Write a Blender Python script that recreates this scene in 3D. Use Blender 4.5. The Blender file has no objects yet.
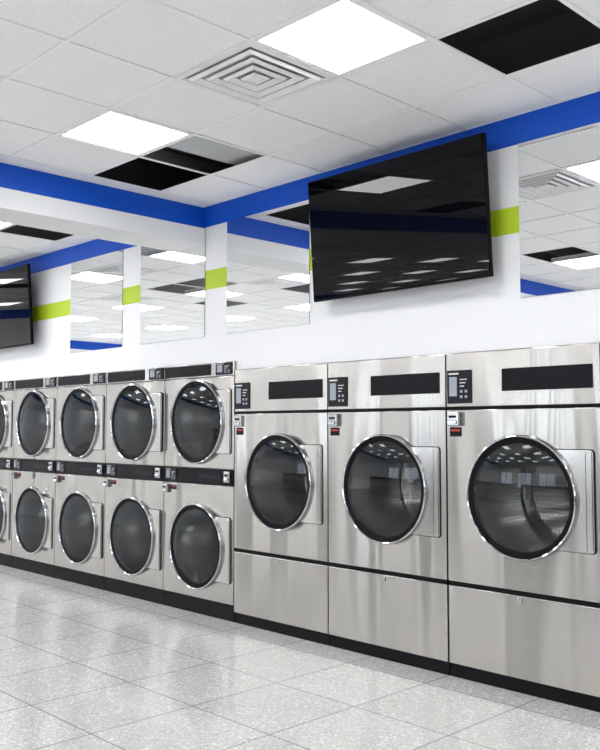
import bpy, bmesh, math
from mathutils import Vector, Matrix

scene = bpy.context.scene
try:
    scene.view_settings.view_transform = 'Standard'
    scene.view_settings.look = 'None'
except Exception:
    pass
COL = scene.collection
CEIL = 3.286
BLUE_Z = 3.116

# ------------------------------------------------------------------ materials
def new_mat(name):
    m = bpy.data.materials.new(name); m.use_nodes = True
    nt = m.node_tree
    b = nt.nodes.get('Principled BSDF')
    return m, nt, b
def N(nt, typ, **kw):
    n = nt.nodes.new(typ)
    for k, v in kw.items():
        setattr(n, k, v)
    return n
def L(nt, a, b): nt.links.new(a, b)
def ramp(nt, fac, stops, interp='LINEAR'):
    r = N(nt, 'ShaderNodeValToRGB'); r.color_ramp.interpolation = interp
    els = r.color_ramp.elements
    while len(els) < len(stops): els.new(0.5)
    for e, (p, c) in zip(els, stops):
        e.position = p; e.color = (c[0], c[1], c[2], 1)
    L(nt, fac, r.inputs[0]); return r.outputs[0]
def math_n(nt, op, a, b=None, c=None):
    n = N(nt, 'ShaderNodeMath', operation=op)
    for i, v in enumerate((a, b, c)):
        if v is None: continue
        if isinstance(v, (int, float)): n.inputs[i].default_value = v
        else: L(nt, v, n.inputs[i])
    return n.outputs[0]
def mixc(nt, f, a, b):
    n = N(nt, 'ShaderNodeMix', data_type='RGBA')
    if isinstance(f, (int, float)): n.inputs[0].default_value = f
    else: L(nt, f, n.inputs[0])
    for i, v in ((6, a), (7, b)):
        if isinstance(v, tuple): n.inputs[i].default_value = (v[0], v[1], v[2], 1)
        else: L(nt, v, n.inputs[i])
    return n.outputs[2]

def simple(name, col, rough=0.5, metal=0.0, noise=0.04, scale=8.0, spec=0.5, coat=0.0):
    m, nt, b = new_mat(name)
    tc = N(nt, 'ShaderNodeTexCoord')
    nz = N(nt, 'ShaderNodeTexNoise'); nz.inputs['Scale'].default_value = scale
    L(nt, tc.outputs['Object'], nz.inputs['Vector'])
    c0 = tuple(max(0, x * (1 - noise)) for x in col); c1 = tuple(min(1, x * (1 + noise)) for x in col)
    L(nt, ramp(nt, nz.outputs['Fac'], [(0.3, c0), (0.7, c1)]), b.inputs['Base Color'])
    b.inputs['Roughness'].default_value = rough
    b.inputs['Metallic'].default_value = metal
    b.inputs['Specular IOR Level'].default_value = spec
    b.inputs['Coat Weight'].default_value = coat
    return m
BLUE = (0.0, 0.078, 0.54)
def mat_wall():
    m, nt, b = new_mat('painted_wall')
    g = N(nt, 'ShaderNodeNewGeometry'); s = N(nt, 'ShaderNodeSeparateXYZ')
    L(nt, g.outputs['Position'], s.inputs[0])
    z = s.outputs['Z']
    blue = math_n(nt, 'GREATER_THAN', z, BLUE_Z)
    g1 = math_n(nt, 'GREATER_THAN', z, 2.60); g2 = math_n(nt, 'LESS_THAN', z, 2.757)
    gr = math_n(nt, 'MULTIPLY', g1, g2)
    c = mixc(nt, gr, (0.76, 0.765, 0.78), (0.41, 0.56, 0.02))
    c = mixc(nt, blue, c, BLUE)
    c = mixc(nt, math_n(nt, 'GREATER_THAN', z, CEIL+0.006), c, (0.02, 0.02, 0.022))
    L(nt, c, b.inputs['Base Color'])
    nz = N(nt, 'ShaderNodeTexNoise'); nz.inputs['Scale'].default_value = 180
    bp = N(nt, 'ShaderNodeBump'); bp.inputs['Strength'].default_value = 0.05; bp.inputs['Distance'].default_value = 0.002
    L(nt, g.outputs['Position'], nz.inputs['Vector']); L(nt, nz.outputs['Fac'], bp.inputs['Height']); L(nt, bp.outputs[0], b.inputs['Normal'])
    b.inputs['Roughness'].default_value = 0.5
    b.inputs['Specular IOR Level'].default_value = 0.3
    return m
def mat_beam():
    m, nt, b = new_mat('painted_beam')
    g = N(nt, 'ShaderNodeNewGeometry'); s = N(nt, 'ShaderNodeSeparateXYZ')
    L(nt, g.outputs['Position'], s.inputs[0])
    blue = math_n(nt, 'GREATER_THAN', s.outputs['Z'], BLUE_Z)
    c = mixc(nt, blue, (0.84, 0.845, 0.855), BLUE)
    c = mixc(nt, math_n(nt, 'GREATER_THAN', s.outputs['Z'], CEIL+0.006), c, (0.02, 0.02, 0.022))
    L(nt, c, b.inputs['Base Color']); b.inputs['Roughness'].default_value = 0.5
    b.inputs['Specular IOR Level'].default_value = 0.3
    return m
def mat_tile():
    m, nt, b = new_mat('acoustic_ceiling_tile')
    g = N(nt, 'ShaderNodeNewGeometry')
    v = N(nt, 'ShaderNodeTexVoronoi'); v.inputs['Scale'].default_value = 120
    L(nt, g.outputs['Position'], v.inputs['Vector'])
    n1 = N(nt, 'ShaderNodeTexNoise'); n1.inputs['Scale'].default_value = 90; n1.inputs['Detail'].default_value = 4
    L(nt, g.outputs['Position'], n1.inputs['Vector'])
    d = ramp(nt, v.outputs['Distance'], [(0.08, (0.84, 0.84, 0.85)), (0.20, (0.97, 0.97, 0.975))])
    c = ramp(nt, n1.outputs['Fac'], [(0.34, (0.90, 0.90, 0.90)), (0.50, (1, 1, 1))])
    mm = N(nt, 'ShaderNodeMix', data_type='RGBA', blend_type='MULTIPLY'); mm.inputs[0].default_value = 0.8
    L(nt, d, mm.inputs[6]); L(nt, c, mm.inputs[7])
    L(nt, mm.outputs[2], b.inputs['Base Color'])
    b.inputs['Roughness'].default_value = 0.95
    return m
def mat_floor():
    m, nt, b = new_mat('terrazzo_floor')
    g = N(nt, 'ShaderNodeNewGeometry'); s = N(nt, 'ShaderNodeSeparateXYZ')
    L(nt, g.outputs['Position'], s.inputs[0])
    nzw = N(nt, 'ShaderNodeTexNoise'); nzw.inputs['Scale'].default_value = 30
    L(nt, g.outputs['Position'], nzw.inputs['Vector'])
    add = N(nt, 'ShaderNodeMix', data_type='RGBA', blend_type='LINEAR_LIGHT'); add.inputs[0].default_value = 0.02
    L(nt, g.outputs['Position'], add.inputs[6]); L(nt, nzw.outputs['Color'], add.inputs[7])
    def vor(scale):
        v = N(nt, 'ShaderNodeTexVoronoi'); v.inputs['Scale'].default_value = scale
        L(nt, add.outputs[2], v.inputs['Vector'])
        sc = N(nt, 'ShaderNodeSeparateColor'); L(nt, v.outputs['Color'], sc.inputs[0]); return v, sc
    v1, s1 = vor(120)
    fine = ramp(nt, s1.outputs[0], [(0.0, (0.47, 0.468, 0.465)), (0.12, (0.55, 0.547, 0.54)), (0.35, (0.59, 0.587, 0.58)),
                                    (0.70, (0.62, 0.617, 0.61)), (0.90, (0.72, 0.72, 0.71))], 'CONSTANT')
    v2, s2 = vor(58)
    inside = math_n(nt, 'LESS_THAN', v2.outputs['Distance'], 0.42)
    pale = math_n(nt, 'MULTIPLY', inside, math_n(nt, 'GREATER_THAN', s2.outputs[0], 0.78))
    dark = math_n(nt, 'MULTIPLY', inside, math_n(nt, 'LESS_THAN', s2.outputs[0], 0.09))
    base = mixc(nt, pale, fine, (0.84, 0.84, 0.83))
    base = mixc(nt, dark, base, (0.42, 0.42, 0.415))
    def cell(o, off):
        q = math_n(nt, 'DIVIDE', math_n(nt, 'ADD', o, off), 0.61)
        return math_n(nt, 'FLOOR', q), math_n(nt, 'ABSOLUTE', math_n(nt, 'SUBTRACT', math_n(nt, 'FRACT', q), 0.5))
    cx, fx = cell(s.outputs['X'], 0.13); cy, fy = cell(s.outputs['Y'], 0.22)
    cmb = N(nt, 'ShaderNodeCombineXYZ'); L(nt, cx, cmb.inputs[0]); L(nt, cy, cmb.inputs[1])
    wn = N(nt, 'ShaderNodeTexWhiteNoise'); L(nt, cmb.outputs[0], wn.inputs['Vector'])
    tint = ramp(nt, wn.outputs['Value'], [(0, (0.92, 0.92, 0.92)), (1, (1.0, 1.0, 1.0))])
    mm = N(nt, 'ShaderNodeMix', data_type='RGBA', blend_type='MULTIPLY'); mm.inputs[0].default_value = 1
    L(nt, base, mm.inputs[6]); L(nt, tint, mm.inputs[7])
    j = math_n(nt, 'GREATER_THAN', math_n(nt, 'MAXIMUM', fx, fy), 0.4940)
    L(nt, mixc(nt, j, mm.outputs[2], (0.20, 0.20, 0.20)), b.inputs['Base Color'])
    nz = N(nt, 'ShaderNodeTexNoise'); nz.inputs['Scale'].default_value = 5; nz.inputs['Detail'].default_value = 4
    L(nt, g.outputs['Position'], nz.inputs['Vector'])
    r = N(nt, 'ShaderNodeMapRange'); r.inputs['To Min'].default_value = 0.11; r.inputs['To Max'].default_value = 0.18
    L(nt, nz.outputs['Fac'], r.inputs['Value']); L(nt, r.outputs[0], b.inputs['Roughness'])
    n2 = N(nt, 'ShaderNodeTexNoise'); n2.inputs['Scale'].default_value = 7; L(nt, g.outputs['Position'], n2.inputs['Vector'])
    bp = N(nt, 'ShaderNodeBump'); bp.inputs['Strength'].default_value = 0.08; bp.inputs['Distance'].default_value = 0.01
    L(nt, n2.outputs['Fac'], bp.inputs['Height']); L(nt, bp.outputs[0], b.inputs['Normal'])
    b.inputs['Specular IOR Level'].default_value = 0.7
    return m
def mat_steel(name='brushed_stainless_steel', col=(0.44, 0.425, 0.40), rough=0.20, aniso=0.6, rot=0.25, wav=1.0):
    m, nt, b = new_mat(name)
    g = N(nt, 'ShaderNodeNewGeometry')
    mp = N(nt, 'ShaderNodeMapping'); mp.inputs['Scale'].default_value = (14, 14, 0.6)
    L(nt, g.outputs['Position'], mp.inputs['Vector'])
    n1 = N(nt, 'ShaderNodeTexNoise'); n1.inputs['Scale'].default_value = 1.0; n1.inputs['Detail'].default_value = 1
    L(nt, mp.outputs[0], n1.inputs['Vector'])
    r = N(nt, 'ShaderNodeMapRange'); r.inputs['To Min'].default_value = rough-0.03; r.inputs['To Max'].default_value = rough+0.03
    L(nt, n1.outputs['Fac'], r.inputs['Value']); L(nt, r.outputs[0], b.inputs['Roughness'])
    b.inputs['Base Color'].default_value = (*col, 1)
    mp3 = N(nt, 'ShaderNodeMapping'); mp3.inputs['Scale'].default_value = (3.4, 3.4, 0.30)
    L(nt, g.outputs['Position'], mp3.inputs['Vector'])
    n3 = N(nt, 'ShaderNodeTexNoise'); n3.inputs['Scale'].default_value = 1.0; n3.inputs['Detail'].default_value = 0
    L(nt, mp3.outputs[0], n3.inputs['Vector'])
    bp2 = N(nt, 'ShaderNodeBump'); bp2.inputs['Strength'].default_value = wav; bp2.inputs['Distance'].default_value = 0.10
    L(nt, n3.outputs['Fac'], bp2.inputs['Height'])
    L(nt, bp2.outputs[0], b.inputs['Normal'])
    b.inputs['Metallic'].default_value = 1.0
    b.inputs['Anisotropic'].default_value = aniso
    b.inputs['Anisotropic Rotation'].default_value = rot
    t = N(nt, 'ShaderNodeCombineXYZ'); t.inputs[0].default_value = 1.0
    L(nt, t.outputs[0], b.inputs['Tangent'])
    return m
def mat_drum():
    m, nt, b = new_mat('perforated_drum_metal')
    tc = N(nt, 'ShaderNodeTexCoord'); s = N(nt, 'ShaderNodeSeparateXYZ'); L(nt, tc.outputs['Object'], s.inputs[0])
    sp = 0.024
    ang = math_n(nt, 'ARCTAN2', s.outputs['Z'], s.outputs['X'])
    def dots(u, v):
        fu = math_n(nt, 'SUBTRACT', math_n(nt, 'FRACT', u), 0.5); fv = math_n(nt, 'SUBTRACT', math_n(nt, 'FRACT', v), 0.5)
        return math_n(nt, 'LESS_THAN', math_n(nt, 'ADD', math_n(nt, 'MULTIPLY', fu, fu), math_n(nt, 'MULTIPLY', fv, fv)), 0.045)
    vy = math_n(nt, 'DIVIDE', s.outputs['Y'], sp)
    side = dots(math_n(nt, 'MULTIPLY', ang, 96/(2*math.pi)), vy)
    back = dots(math_n(nt, 'DIVIDE', s.outputs['X'], 0.026), math_n(nt, 'DIVIDE', s.outputs['Z'], 0.026))
    isb = math_n(nt, 'GREATER_THAN', s.outputs['Y'], 0.615)
    holes = math_n(nt, 'ADD', math_n(nt, 'MULTIPLY', side, math_n(nt, 'SUBTRACT', 1.0, isb)), math_n(nt, 'MULTIPLY', back, isb))
    L(nt, mixc(nt, holes, (0.66, 0.66, 0.65), (0.30, 0.30, 0.30)), b.inputs['Base Color'])
    b.inputs['Metallic'].default_value = 1.0; b.inputs['Roughness'].default_value = 0.16
    return m
def mat_doorglass():
    m, nt, b = new_mat('tinted_door_glass')
    out = nt.nodes['Material Output']; nt.nodes.remove(b)
    tr = N(nt, 'ShaderNodeBsdfTransparent'); tr.inputs[0].default_value = (0.47, 0.47, 0.47, 1)
    gl = N(nt, 'ShaderNodeBsdfGlossy'); gl.inputs['Roughness'].default_value = 0.015; gl.inputs[0].default_value = (0.85, 0.9, 0.95, 1)
    fr = N(nt, 'ShaderNodeFresnel'); fr.inputs['IOR'].default_value = 1.42
    nz = N(nt, 'ShaderNodeTexNoise'); nz.inputs['Scale'].default_value = 3
    f = math_n(nt, 'ADD', math_n(nt, 'MULTIPLY', fr.outputs[0], 0.75), math_n(nt, 'MULTIPLY', nz.outputs['Fac'], 0.01))
    mx = N(nt, 'ShaderNodeMixShader'); L(nt, f, mx.inputs[0]); L(nt, tr.outputs[0], mx.inputs[1]); L(nt, gl.outputs[0], mx.inputs[2])
    L(nt, mx.outputs[0], out.inputs[0])
    return m
def mat_emit(name, col, s):
    m, nt, b = new_mat(name)
    b.inputs['Base Color'].default_value = (0.9, 0.9, 0.9, 1)
    g = N(nt, 'ShaderNodeTexCoord'); nz = N(nt, 'ShaderNodeTexNoise'); nz.inputs['Scale'].default_value = 3
    L(nt, g.outputs['Object'], nz.inputs['Vector'])
    c = ramp(nt, nz.outputs['Fac'], [(0.2, tuple(x * 0.97 for x in col)), (0.8, col)])
    L(nt, c, b.inputs['Emission Color']); b.inputs['Emission Strength'].default_value = s
    return m

M_WALL = mat_wall(); M_BEAM = mat_beam(); M_TILE = mat_tile(); M_FLOOR = mat_floor()
M_STEEL = mat_steel(); M_PLATE = mat_steel('door_plate_steel', (0.49, 0.48, 0.46), 0.17, 0.3, 0.25, 0.25)
M_PLAIN = simple('plain_white_paint', (0.86, 0.86, 0.86), 0.6)
M_CAB = simple('cabinet_grey_steel', (0.25, 0.25, 0.26), 0.5, 0.6)
M_CHROME = simple('polished_chrome', (0.50, 0.51, 0.53), 0.04, 1.0, 0.02)
M_COIN = simple('coin_box_metal', (0.42, 0.42, 0.43), 0.22, 1.0, 0.05)
M_RUBBER = simple('black_rubber', (0.006, 0.006, 0.007), 0.6, spec=0.10)
M_BLACK = simple('black_panel', (0.007, 0.007, 0.009), 0.35, spec=0.10)
M_KICK = simple('black_kick_plate', (0.006, 0.006, 0.008), 0.5, spec=0.12)
M_KEY = simple('dark_keypad', (0.012, 0.013, 0.018), 0.4, spec=0.15)
M_LABEL = simple('pale_label', (0.28, 0.31, 0.36), 0.5)
M_WHITE = simple('white_print', (0.6, 0.6, 0.6), 0.5)
M_RED = simple('red_label', (0.4, 0.03, 0.02), 0.5)
M_GRID = simple('white_ceiling_grid', (0.98, 0.98, 0.98), 0.4)
M_DARK = simple('dark_plenum', (0.030, 0.030, 0.033), 0.9)
M_JOIST = simple('grey_roof_joist', (0.07, 0.07, 0.075), 0.7)
M_DUCT = simple('galvanised_duct', (0.50, 0.51, 0.52), 0.5, 0.1)
M_VENT = simple('vent_white_metal', (0.90, 0.90, 0.91), 0.4)
M_VGAP = simple('vent_shadow_grey', (0.55, 0.55, 0.56), 0.8)
M_EDGE = simple('mirror_glass_edge', (0.20, 0.24, 0.24), 0.3)
M_DRUM = mat_drum(); M_GLASS = mat_doorglass()
M_MIRROR = simple('mirror_silver', (0.92, 0.93, 0.935), 0.0, 1.0, 0.0)
M_TVS = simple('tv_screen_gloss', (0.002, 0.002, 0.003), 0.012, spec=0.20)
M_TVB = simple('tv_bezel_black', (0.004, 0.004, 0.005), 0.4, spec=0.06)
M_LIGHT = mat_emit('led_diffuser', (1.0, 1.0, 1.0), 19.0)
M_FRAME = simple('aluminium_window_frame', (0.45, 0.45, 0.46), 0.4, 0.7)
M_PAVE = simple('pavement', (0.45, 0.44, 0.42), 0.9, scale=2)

# ------------------------------------------------------------------ mesh helpers
def box(bm, x0, x1, y0, y1, z0, z1, mi=0):
    v = [bm.verts.new(p) for p in ((x0,y0,z0),(x1,y0,z0),(x1,y1,z0),(x0,y1,z0),(x0,y0,z1),(x1,y0,z1),(x1,y1,z1),(x0,y1,z1))]
    for f in ((0,3,2,1),(4,5,6,7),(0,1,5,4),(1,2,6,5),(2,3,7,6),(3,0,4,7)):
        fc = bm.faces.new([v[i] for i in f]); fc.material_index = mi
def finish(bm, name, mats, parent=None, loc=(0,0,0), bevel=0, smooth=False, seg=2, **props):
    me = bpy.data.meshes.new(name)
    bmesh.ops.recalc_face_normals(bm, faces=bm.faces[:])
    bm.to_mesh(me); bm.free()
    for m in (mats if isinstance(mats, (list, tuple)) else [mats]): me.materials.append(m)
    o = bpy.data.objects.new(name, me); COL.objects.link(o); o.location = loc
    if parent: o.parent = parent
    if smooth:
        for p in me.polygons: p.use_smooth = True
        try: me.set_sharp_from_angle(angle=math.radians(35))
        except Exception: pass
    if bevel:
        b = o.modifiers.new('bevel', 'BEVEL'); b.width = bevel; b.segments = seg; b.limit_method = 'ANGLE'; b.angle_limit = math.radians(50)
    for k, v in props.items(): o[k] = v
    return o
def boxo(name, dims, mat, parent=None, bevel=0, **props):
    bm = bmesh.new(); box(bm, *dims); return finish(bm, name, mat, parent, bevel=bevel, **props)
def empty(name, loc, **props):
    e = bpy.data.objects.new(name, None); e.empty_display_size = 0.2; COL.objects.link(e); e.location = loc
    for k, v in props.items(): e[k] = v
    return e
def panel_hole(bm, x0, x1, z0, z1, cx, cz, r, y0, y1, n=72):
    ang = [2*math.pi*i/n for i in range(n)]
    for X in (x0, x1):
        for Z in (z0, z1):
            ang.append(math.atan2(Z-cz, X-cx) % (2*math.pi))
    ang = sorted(set(round(a, 6) for a in ang))
    rings = []
    for y in (y0, y1):
        inn, out = [], []
        for a in ang:
            c, s = math.cos(a), math.sin(a)
            t = 1e9
            if c > 1e-9: t = min(t, (x1-cx)/c)
            if c < -1e-9: t = min(t, (x0-cx)/c)
            if s > 1e-9: t = min(t, (z1-cz)/s)
            if s < -1e-9: t = min(t, (z0-cz)/s)
            inn.append(bm.verts.new((cx+r*c, y, cz+r*s)))
            out.append(bm.verts.new((cx+t*c, y, cz+t*s)))
        rings.append((inn, out))
    k = len(ang); (i0, o0), (i1, o1) = rings
    for i in range(k):
        j = (i+1) % k
        bm.faces.new((i0[i], o0[i], o0[j], i0[j])); bm.faces.new((i1[i], i1[j], o1[j], o1[i]))
        bm.faces.new((i0[i], i0[j], i1[j], i1[i])); bm.faces.new((o0[i], o1[i], o1[j], o0[j]))
def lathe(bm, prof, cx, cz, n=72, closed=False):
    rings = []
    for r, y in prof:
        if r < 1e-6: rings.append([bm.verts.new((cx, y, cz))])
        else: rings.append([bm.verts.new((cx+r*math.cos(2*math.pi*i/n), y, cz+r*math.sin(2*math.pi*i/n))) for i in range(n)])
    pairs = list(zip(rings[:-1], rings[1:]))
    if closed: pairs.append((rings[-1], rings[0]))
    for a, b in pairs:
        for i in range(n):
            j = (i+1) % n
            if len(a) == 1: bm.faces.new((a[0], b[i], b[j]))
            elif len(b) == 1: bm.faces.new((a[i], a[j], b[0]))
            else: bm.faces.new((a[i], a[j], b[j], b[i]))
def copy_tree(root, loc, label=None):
    new = root.copy(); COL.objects.link(new); new.location = loc
    def rec(src, dst):
        for ch in src.children:
            c = ch.copy(); COL.objects.link(c); c.parent = dst; rec(ch, c)
    rec(root, new)
    if label: new['label'] = label
    return new

# ------------------------------------------------------------------ dryer parts
def make_door(parent, cx, cz, R, plate_x, plate_h):
    d = empty('door', (0, 0, 0)); d.parent = parent
    bm = bmesh.new()
    rc_, hw_ = R-0.0090, 0.0090
    prof = [(rc_+hw_*math.cos(a), -0.018+0.016*math.sin(a)) for a in [math.radians(q) for q in range(0, 360, 30)]]
    lathe(bm, prof, cx, cz, 80, closed=True)
    finish(bm, 'door_ring', M_CHROME, d, smooth=True, label='polished chrome ring around the door glass')
    bm = bmesh.new()
    lathe(bm, [(R-0.016, -0.021), (R-0.032, -0.023), (R-0.046, -0.018), (R-0.050, -0.002), (R-0.016, -0.002)], cx, cz, 72, closed=True)
    finish(bm, 'door_gasket', M_RUBBER, d, smooth=True)
    bm = bmesh.new()
    rg = R-0.042; prof = []
    for i in range(9):
        t = i/8; prof.append((rg*t if i else 0.0, -0.040 + 0.022*t*t))
    lathe(bm, prof, cx, cz, 72)
    finish(bm, 'door_glass', M_GLASS, d, smooth=True, label='dark tinted round door glass')
    k = 24; rr = R-0.012; rc = 0.020
    def plate(y0, y1, rx, inset, name, mat, lab):
        h = plate_h-inset
        aa = math.asin(min(0.99, h/R))
        out = [(cx+rr*math.cos(aa), cz-h)]
        for i in range(7):
            a = -math.pi/2+math.pi/2*i/6; out.append((cx+rx-rc+rc*math.cos(a), cz-h+rc+rc*math.sin(a)))
        for i in range(7):
            a = math.pi/2*i/6; out.append((cx+rx-rc+rc*math.cos(a), cz+h-rc+rc*math.sin(a)))
        out.append((cx+rr*math.cos(aa), cz+h))
        arc = [(cx+rr*math.cos(aa-2*aa*i/k), cz+rr*math.sin(aa-2*aa*i/k)) for i in range(1, k)]
        poly = out+arc
        bm = bmesh.new()
        f0 = [bm.verts.new((x, y0, z)) for x, z in poly]; f1 = [bm.verts.new((x, y1, z)) for x, z in poly]
        bm.faces.new(f0); bm.faces.new(f1[::-1])
        for i in range(len(poly)):
            j = (i+1) % len(poly); bm.faces.new((f0[i], f1[i], f1[j], f0[j]))
        finish(bm, name, mat, d, bevel=0.0015, label=lab)
    plate(-0.0025, -0.0003, plate_x+0.004, -0.004, 'plate_edge_shade', M_RUBBER, 'thin dark edge standing in for shade behind the door plate')  # black outline painted as the shaded gap around the plate
    plate(-0.011, -0.0025, plate_x, 0.0, 'door_plate', M_PLATE, 'satin steel side plate of the round door')
    boxo('handle_gap_shade', (cx+plate_x-0.044, cx+plate_x-0.040, -0.0122, -0.0105, cz-plate_h+0.012, cz+plate_h-0.012), M_RUBBER, d)  # raised black strip imitating the gap shadow beside the handle
    boxo('door_handle', (cx+plate_x-0.039, cx+plate_x-0.006, -0.018, -0.0105, cz-plate_h+0.012, cz+plate_h-0.012), M_PLATE, d, bevel=0.003, label='long vertical folded steel pull handle')
    return d
def make_drum(parent, cx, cz, R, hole):
    bm = bmesh.new()
    lathe(bm, [(hole, 0.031), (hole, 0.06), (R, 0.065), (R, 0.62), (R-0.05, 0.66), (0, 0.66)], 0, 0, 64)
    for i in range(3):
        a = i*2*math.pi/3+0.5
        c, s = math.cos(a), math.sin(a)
        p = [(-0.05, R-0.002), (0.0, R-0.09), (0.05, R-0.002)]
        vs = []
        for y in (0.08, 0.6):
            vs.append([bm.verts.new((q*(-s)+r*c, y, q*c+r*s)) for q, r in p])
        bm.faces.new((vs[0][0], vs[0][1], vs[1][1], vs[1][0])); bm.faces.new((vs[0][1], vs[0][2], vs[1][2], vs[1][1]))
        bm.faces.new((vs[0][0], vs[0][2], vs[0][1]))
    finish(bm, 'drum', M_DRUM, parent, loc=(cx, 0, cz), smooth=True, label='perforated metal drum seen through the door glass')
def make_keypad(parent, x0, x1, z0, z1):
    k = boxo('keypad', (x0, x1, -0.008, 0.002, z0, z1), M_KEY, parent, bevel=0.002, label='dark control keypad with small pale label')
    w = x1-x0; h = z1-z0
    boxo('keypad_label', (x0+w*0.10, x0+w*0.42, -0.0095, -0.007, z0+h*0.22, z0+h*0.80), M_LABEL, k)
    bm = bmesh.new()
    for i in range(3):
        box(bm, x0+w*0.55, x0+w*(0.85-0.06*i), -0.0095, -0.007, z0+h*(0.70-0.10*i), z0+h*(0.73-0.10*i))
    finish(bm, 'printed_text', M_WHITE, k)
    bm = bmesh.new()
    for i in range(2):
        for j in range(2):
            box(bm, x0+w*(0.56+0.2*i), x0+w*(0.66+0.2*i), -0.011, -0.007, z0+h*(0.16+0.16*j), z0+h*(0.24+0.16*j))
    finish(bm, 'keypad_buttons', M_LABEL, k, bevel=0.001)
    bm = bmesh.new(); box(bm, x0+w*0.08, x0+w*0.5, -0.0095, -0.007, z0+h*0.87, z0+h*0.92); finish(bm, 'printed_strip', M_WHITE, k)
    return k
def make_coin(parent, x, z, w=0.085, h=0.085):
    c = empty('coin_acceptor', (0, 0, 0)); c.parent = parent
    boxo('coin_housing', (x, x+w, -0.026, 0.0, z-h, z), M_COIN, c, bevel=0.006)
    boxo('coin_slot', (x+w*0.2, x+w*0.8, -0.028, -0.024, z-h*0.42, z-h*0.26), M_RUBBER, c)
    boxo('coin_lip', (x+w*0.15, x+w*0.85, -0.036, -0.024, z-h*0.85, z-h*0.62), M_CHROME, c, bevel=0.004)
def make_tag(parent, x, z, w, h):
    t = boxo('warning_label', (x, x+w, -0.003, 0.001, z-h, z), M_BLACK, parent, label='small black and red warning label')
    boxo('label_stripe', (x+w*0.1, x+w*0.9, -0.0045, -0.0025, z-h*0.45, z-h*0.2), M_RED, t)

# ------------------------------------------------------------------ single dryer (large)
def cabinet(parent, hw, y1, h, y0=0.03):
    bm = bmesh.new()
    v = [bm.verts.new(p) for p in ((-hw,y0,0),(hw,y0,0),(hw,y1,0),(-hw,y1,0),(-hw,y0,h),(hw,y0,h),(hw,y1,h),(-hw,y1,h))]
    for f in ((0,3,2,1),(4,5,6,7),(1,2,6,5),(2,3,7,6),(3,0,4,7)): bm.faces.new([v[i] for i in f])
    o = finish(bm, 'cabinet', M_CAB, parent)
    s = o.modifiers.new('s', 'SOLIDIFY'); s.thickness = 0.004; s.offset = -1
    return o
W = 1.0; H = 1.93
def big_dryer(loc):
    e = empty('single_dryer', loc, label='large stainless steel single tumble dryer with round chrome-rimmed door', category='dryer', group='large single dryers')
    hw = W/2-0.005
    cabinet(e, hw, 1.0, H)
    bm = bmesh.new(); panel_hole(bm, -hw, hw, 0.565, 1.586, 0.012, 1.088, 0.312, 0.0, 0.03)
    finish(bm, 'front_panel', M_STEEL, e, bevel=0.003)
    boxo('control_panel', (-hw, hw, 0.0, 0.03, 1.605, H-0.002), M_STEEL, e, bevel=0.004)
    boxo('service_panel', (-hw, hw, 0.0, 0.03, 0.080, 0.538), M_STEEL, e, bevel=0.004, label='plain lower stainless access panel')
    for za, zb in ((0.537, 0.566), (1.585, 1.606)):
        boxo('seam_strip', (-hw+0.002, hw-0.002, 0.004, 0.03, za, zb), M_RUBBER, e)
    boxo('kick_plate', (-hw, hw, 0.012, 0.03, 0.0, 0.079), M_KICK, e)
    boxo('display', (-0.105, 0.455, -0.004, 0.002, 1.69, 1.82), M_BLACK, e, bevel=0.003, label='long blank black display strip')
    make_keypad(e, -0.485, -0.315, 1.625, 1.825)
    make_coin(e, -0.478, 1.575)
    make_tag(e, -0.470, 1.482, 0.08, 0.055)
    boxo('lock', (-0.02, 0.01, -0.006, 0.0, 0.50, 0.525), M_CHROME, e, bevel=0.004)
    make_drum(e, 0.012, 1.088, 0.37, 0.312)
    make_door(e, 0.012, 1.088, 0.353, 0.440, 0.272)
    return e
SX = -3.172
first = big_dryer((SX-0.5, 0, 0))
for x in (SX-1.5, SX+0.5, SX+1.5):
    copy_tree(first, (x, 0, 0))

# ------------------------------------------------------------------ stacked dryer
SW = 0.92; SH = 2.0
def stack_dryer(loc):
    e = empty('stacked_dryer', loc, label='stainless steel stacked double dryer with two round chrome doors', category='dryer', group='stacked double dryers')
    hw = SW/2-0.004
    cabinet(e, hw, 1.0, SH)
    bm = bmesh.new(); panel_hole(bm, -hw, hw, 0.128, 1.028, 0.0, 0.535, 0.300, 0.0, 0.03)
    finish(bm, 'front_panel', M_STEEL, e, bevel=0.003)
    bm = bmesh.new(); panel_hole(bm, -hw, hw, 1.160, 1.882, 0.0, 1.530, 0.300, 0.0, 0.03)
    finish(bm, 'front_panel', M_STEEL, e, bevel=0.003)
    boxo('control_panel', (-hw, hw, 0.0, 0.03, 1.889, SH-0.002), M_STEEL, e, bevel=0.003)
    boxo('display', (-0.435, 0.165, -0.004, 0.002, 1.900, 1.990), M_BLACK, e, bevel=0.002, label='blank black display strip')
    make_keypad(e, 0.235, 0.435, 1.897, 1.993)
    boxo('display_band', (-hw, hw, -0.002, 0.03, 1.032, 1.156), M_BLACK, e, bevel=0.003, label='black control band between the two doors')
    make_keypad(e, -0.43, -0.27, 1.042, 1.148)
    boxo('display_window', (0.02, 0.30, -0.0035, -0.001, 1.078, 1.108), M_KEY, e)
    make_coin(e, -0.452, 1.012, 0.07, 0.07)
    make_coin(e, 0.36, 1.142, 0.07, 0.085)
    make_tag(e, -0.36, 1.008, 0.08, 0.035)
    boxo('kick_plate', (-hw, hw, 0.012, 0.03, 0.0, 0.126), M_KICK, e)
    for cz in (0.535, 1.530):
        make_drum(e, 0.0, cz, 0.345, 0.300)
        make_door(e, 0.0, cz, 0.342, 0.425, 0.25)
    return e
s0 = SX-2*W
st = stack_dryer((s0-SW/2, 0.0, 0))
for i in range(1, 6):
    copy_tree(st, (s0-SW/2-i*SW, 0.0, 0))
s_end = s0-6*SW

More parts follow.
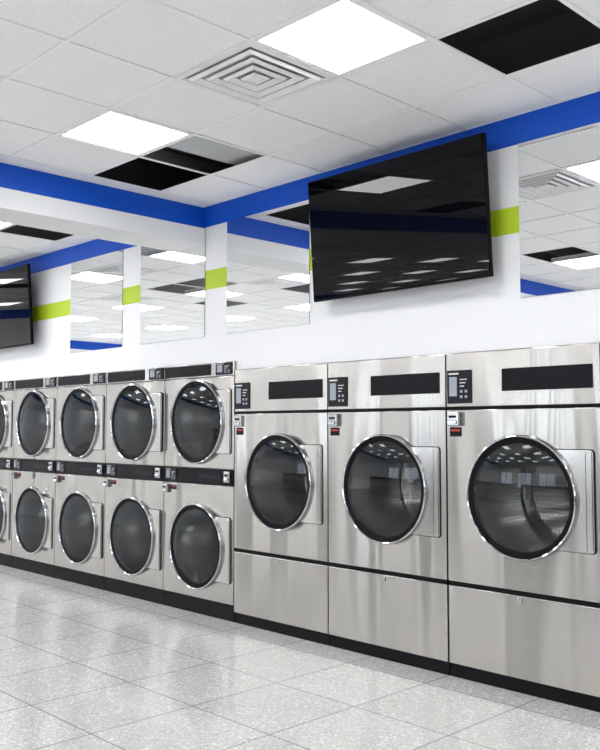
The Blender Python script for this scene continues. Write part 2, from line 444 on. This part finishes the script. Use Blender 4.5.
# ------------------------------------------------------------------ unseen washers, added as something dark for the steel to reflect
def washer(loc):
    e = empty('unseen_washer', loc, label='unseen front-loading washer added across the aisle for dark reflections', category='washing machine', group='unseen added washers')
    hw = 0.36
    boxo('washer_body', (-hw, hw, 0.0, 0.8, 0.10, 1.15), M_PLATE, e, bevel=0.01)
    boxo('washer_plinth', (-hw+0.02, hw-0.02, 0.02, 0.78, 0.0, 0.10), M_KICK, e)
    boxo('washer_controls', (-hw+0.02, hw-0.02, -0.012, 0.0, 0.98, 1.12), M_BLACK, e, bevel=0.003)
    bm = bmesh.new(); lathe(bm, [(0.25, 0.0), (0.25, -0.03), (0.22, -0.05), (0.19, -0.03), (0.19, 0.0)], 0, 0.56, 40)
    finish(bm, 'washer_door_ring', M_CHROME, e, smooth=True)
    bm = bmesh.new(); lathe(bm, [(0.19, -0.012), (0.1, -0.03), (0, -0.035)], 0, 0.56, 40)
    finish(bm, 'washer_door_glass', M_BLACK, e, smooth=True)
    e.rotation_euler = (0, 0, math.pi)
    return e
wm = washer((-11.0, -7.4, 0))
for i in range(1, 18):
    if i in (5, 11): continue
    copy_tree(wm, (-11.0+i*0.74, -7.4, 0))

# ------------------------------------------------------------------ shell
XL, XR, YB = -16.0, 5.0, -16.0
WY = 0.02
S = dict(kind='structure')
bm = bmesh.new()
bigR = SX+2*W
box(bm, s0, bigR, WY, WY+0.12, H+0.002, CEIL+0.5)
box(bm, s_end, s0, WY, WY+0.12, SH+0.002, CEIL+0.5)
box(bm, XL, s_end-0.004, WY, WY+0.12, 0, CEIL+0.5)
box(bm, bigR+0.004, XR, WY, WY+0.12, 0, CEIL+0.5)
finish(bm, 'wall_back', M_WALL, **S)
boxo('wall_left', (XL-0.1, XL, YB, WY+0.12, 0, CEIL+0.5), M_BEAM, **S)
boxo('wall_right', (XR, XR+0.1, YB, WY+0.12, 0, CEIL+0.5), M_WALL, **S)
boxo('wall_service', (s_end-0.1, bigR+0.1, 1.3, 1.4, 0, CEIL+0.5), M_DARK, **S)
boxo('floor', (XL-0.1, XR+0.1, YB-0.1, 1.4, -0.1, 0), M_FLOOR, **S)
bm = bmesh.new()
box(bm, XL, XR, YB-0.15, YB, 0, 0.5)
box(bm, XL, XR, YB-0.15, YB, 2.4, CEIL+0.5)
nw = 7; ww = (XR-XL)/nw
for i in range(nw+1):
    x = XL+i*ww
    box(bm, max(XL, x-0.45), min(XR, x+0.45), YB-0.15, YB, 0.5, 2.4)
finish(bm, 'wall_front', M_PLAIN, **S)
for i in range(nw):
    x0 = XL+i*ww+0.45; x1 = x0+ww-0.9
    bm = bmesh.new()
    for (a, b_, c, d) in ((x0, x0+0.05, 0.5, 2.4), (x1-0.05, x1, 0.5, 2.4), (x0, x1, 0.5, 0.55), (x0, x1, 2.35, 2.4), ((x0+x1)/2-0.025, (x0+x1)/2+0.025, 0.5, 2.4)):
        box(bm, a, b_, YB-0.1, YB-0.04, c, d)
    finish(bm, 'window_%d' % (i+1), M_FRAME, **S)
boxo('trim_9', (XL-20, XR+20, YB-40, YB-0.2, -0.3, -0.15), M_PAVE, **S)
BX0, BX1 = -6.0, -5.60; BEND = -6.6
boxo('trim_1', (BX0, BX1, BEND, WY, 2.976, CEIL+0.4), M_BEAM, **S)
boxo('trim_2', (BX0, BX1, YB, BEND, CEIL, CEIL+0.4), M_PLAIN, **S)

# ceiling
def lines(origin, lo, hi, m=0.61):
    k0 = math.ceil((lo-origin)/m - 1e-6); out = [lo]
    x = origin+k0*m
    while x < hi-1e-6:
        if x > lo+0.02: out.append(x)
        x += m
    out.append(hi); return out
zones = [
    dict(x=lines(-2.40, BX1, XR), y=lines(-1.12, YB, WY),
         holes=[(-2.095,-0.815),(-5.145,-0.815),(-4.535,-0.815),(-4.535,-3.865),(-5.145,-3.255),(-0.875,-3.255),(-1.485,-5.695),(-3.925,-7.525)],
         lx=[-2.705-1.83*k for k in range(-4, 2)], ly=[-1.425-3.05*k for k in range(0, 5)],
         vents=[(-3.315,-1.425),(0.345,-1.425),(-3.315,-5.085)]),
    dict(x=lines(-7.015, XL, BX0), y=lines(-0.815, YB, WY),
         holes=[(-7.32,-0.51),(-8.54,-2.34),(-9.15,-2.34),(-9.76,-3.56),(-7.93,-3.56),(-11.59,-1.73)],
         lx=[-7.32-1.83*k for k in range(0, 5)], ly=[-1.12-1.83*k for k in range(0, 8)],
         vents=[(-8.54,-1.12),(-7.93,-2.95),(-10.37,-2.34)]),
]
bm = bmesh.new(); light_pos = []; vent_pos = []
TZ = CEIL+0.0065
for zn in zones:
    xs, ys = zn['x'], zn['y']
    near = lambda p, c, t=0.2: abs(p[0]-c[0]) < t and abs(p[1]-c[1]) < t
    for i in range(len(xs)-1):
        for j in range(len(ys)-1):
            c = ((xs[i]+xs[i+1])/2, (ys[j]+ys[j+1])/2)
            full = xs[i+1]-xs[i] > 0.55 and ys[j+1]-ys[j] > 0.45
            if any(near(c, h) for h in zn['holes']): continue
            if full and any(near(c, h) for h in zn['vents']): vent_pos.append(c); continue
            if full and any(near(c, (a, b_)) for a in zn['lx'] for b_ in zn['ly']): light_pos.append(c); continue
            v = [bm.verts.new(p) for p in ((xs[i],ys[j],TZ),(xs[i],ys[j+1],TZ),(xs[i+1],ys[j+1],TZ),(xs[i+1],ys[j],TZ))]
            bm.faces.new(v)
    for x in xs: box(bm, max(x-0.012, xs[0]), min(x+0.012, xs[-1]), ys[0], ys[-1], CEIL, CEIL+0.0045, 1)
    for y in ys: box(bm, xs[0], xs[-1], max(y-0.012, ys[0]), min(y+0.012, ys[-1]), CEIL+0.0005, CEIL+0.005, 1)
finish(bm, 'ceiling', [M_TILE, M_GRID], **S)
boxo('ceiling_deck', (XL, XR, YB, WY, CEIL+0.5, CEIL+0.6), M_DARK, **S)
boxo('trim_3', (-5.5, XR, -0.74, -0.68, CEIL+0.38, CEIL+0.5), M_JOIST, **S)
boxo('trim_5', (-5.28, -5.22, -4.0, WY, CEIL+0.16, CEIL+0.24), M_JOIST, **S)

# lights
def light(c):
    e = empty('ceiling_light', (c[0], c[1], CEIL), label='square flat white LED panel light set in the ceiling grid', category='ceiling light', group='square ceiling panel lights')
    bm = bmesh.new()
    a, b_ = 0.292, 0.275
    for d in ((-a, a, -a, -b_), (-a, a, b_, a), (-a, -b_, -b_, b_), (b_, a, -b_, b_)): box(bm, d[0], d[1], d[2], d[3], 0.001, 0.05)
    finish(bm, 'light_frame', M_GRID, e)
    boxo('light_diffuser', (-b_, b_, -b_, b_, 0.004, 0.03), M_LIGHT, e, label='glowing white diffuser')
    return e
l0 = None
for c in light_pos:
    if l0 is None: l0 = light(c)
    else: copy_tree(l0, (c[0], c[1], CEIL))
# vents
def vent(c):
    e = empty('air_vent', (c[0], c[1], CEIL), label='square white metal ceiling diffuser with nested louvres', category='air vent', group='ceiling air diffusers')
    bm = bmesh.new()
    def sq(r, z): return [bm.verts.new((r*a, r*b_, z)) for a, b_ in ((-1,-1),(1,-1),(1,1),(-1,1))]
    def band(a, b_):
        for i in range(4):
            j = (i+1) % 4; bm.faces.new((a[i], a[j], b_[j], b_[i]))
    a_, b2, c2 = sq(0.305, -0.003), sq(0.272, -0.005), sq(0.264, 0.006)
    band(a_, b2); band(b2, c2)
    r = 0.248
    while r > 0.05:
        p, q, t = sq(r, -0.003), sq(r-0.014, -0.014), sq(r-0.046, 0.000)
        band(p, q); band(q, t); r -= 0.064
    bm.faces.new(sq(0.03, -0.006))
    o = finish(bm, 'louvres', M_VENT, e)
    s = o.modifiers.new('s', 'SOLIDIFY'); s.thickness = 0.0015
    boxo('vent_box', (-0.29, 0.29, -0.29, 0.29, 0.012, 0.25), M_VGAP, e)
v0 = None
for c in vent_pos:
    if v0 is None: v0 = vent(c)
    else: copy_tree(v0, (c[0], c[1], CEIL))
boxo('air_duct', (-4.66, -4.34, -2.2, -0.05, CEIL+0.045, CEIL+0.35), M_DUCT, bevel=0.01, label='grey metal duct seen through an open ceiling tile', category='duct')

# ------------------------------------------------------------------ mirrors
MZ0, MZ1 = 2.22, 3.116
mxs = [(-2.654, -1.734), (-1.45, -0.53), (-0.25, 0.67), (-5.287, -4.365), (-6.493, -5.57), (-7.712, -6.785)]
for a, b_ in mxs:
    h_ = (b_-a)/2
    e = boxo('wall_mirror', (-h_, h_, -0.006, 0.0, 0, MZ1-MZ0), M_MIRROR, label='frameless rectangular mirror on the white wall below the blue band', category='mirror', group='wall mirrors')
    e.data.materials.append(M_EDGE)
    for p in e.data.polygons:
        if abs(p.normal.y) < 0.5: p.material_index = 1
    e.location = ((a+b_)/2, WY-0.0005, MZ0)

# ------------------------------------------------------------------ TVs
def tv(loc):
    e = empty('television', loc, label='large black flat-screen television tilted down from the wall', category='television', group='wall televisions')
    w, h = 0.715, 0.414
    bm = bmesh.new(); box(bm, -w, w, -0.012, 0.018, -h, h)
    finish(bm, 'tv_housing', M_TVB, e, bevel=0.005)
    boxo('tv_screen', (-w+0.008, w-0.008, -0.0145, -0.0110, -h+0.016, h-0.008), M_TVS, e, label='glossy black switched-off screen')
    boxo('tv_back', (-w*0.6, w*0.6, 0.018, 0.060, -h*0.75, h*0.4), M_TVB, e, bevel=0.012)
    bm = bmesh.new()
    for x in (-0.2, 0.2): box(bm, x-0.02, x+0.02, 0.058, 0.08, -0.28, 0.28)
    box(bm, -0.3, 0.3, 0.08, 0.105, -0.12, -0.06)
    box(bm, -0.04, 0.04, 0.08, 0.15, -0.25, 0.05)
    finish(bm, 'wall_bracket', M_TVB, e)
    e.rotation_euler = (math.radians(4.0), 0, 0)
    return e
t = tv((-3.480, -0.13, 2.757))
copy_tree(t, (-8.98, -0.13, 2.75))

# ------------------------------------------------------------------ world and camera
w = bpy.data.worlds.new('world'); scene.world = w; w.use_nodes = True
bg = w.node_tree.nodes['Background']; bg.inputs[0].default_value = (0.82, 0.90, 1.0, 1); bg.inputs[1].default_value = 5.5

cd = bpy.data.cameras.new('camera'); cam = bpy.data.objects.new('camera', cd); COL.objects.link(cam)
cd.sensor_fit = 'HORIZONTAL'; cd.sensor_width = 36; cd.lens = 870/600*36; cd.clip_end = 200
cam.location = (0, -4.333, 1.472)
cam.rotation_euler = (math.radians(90+3.55), 0, math.radians(45.73))
scene.camera = cam
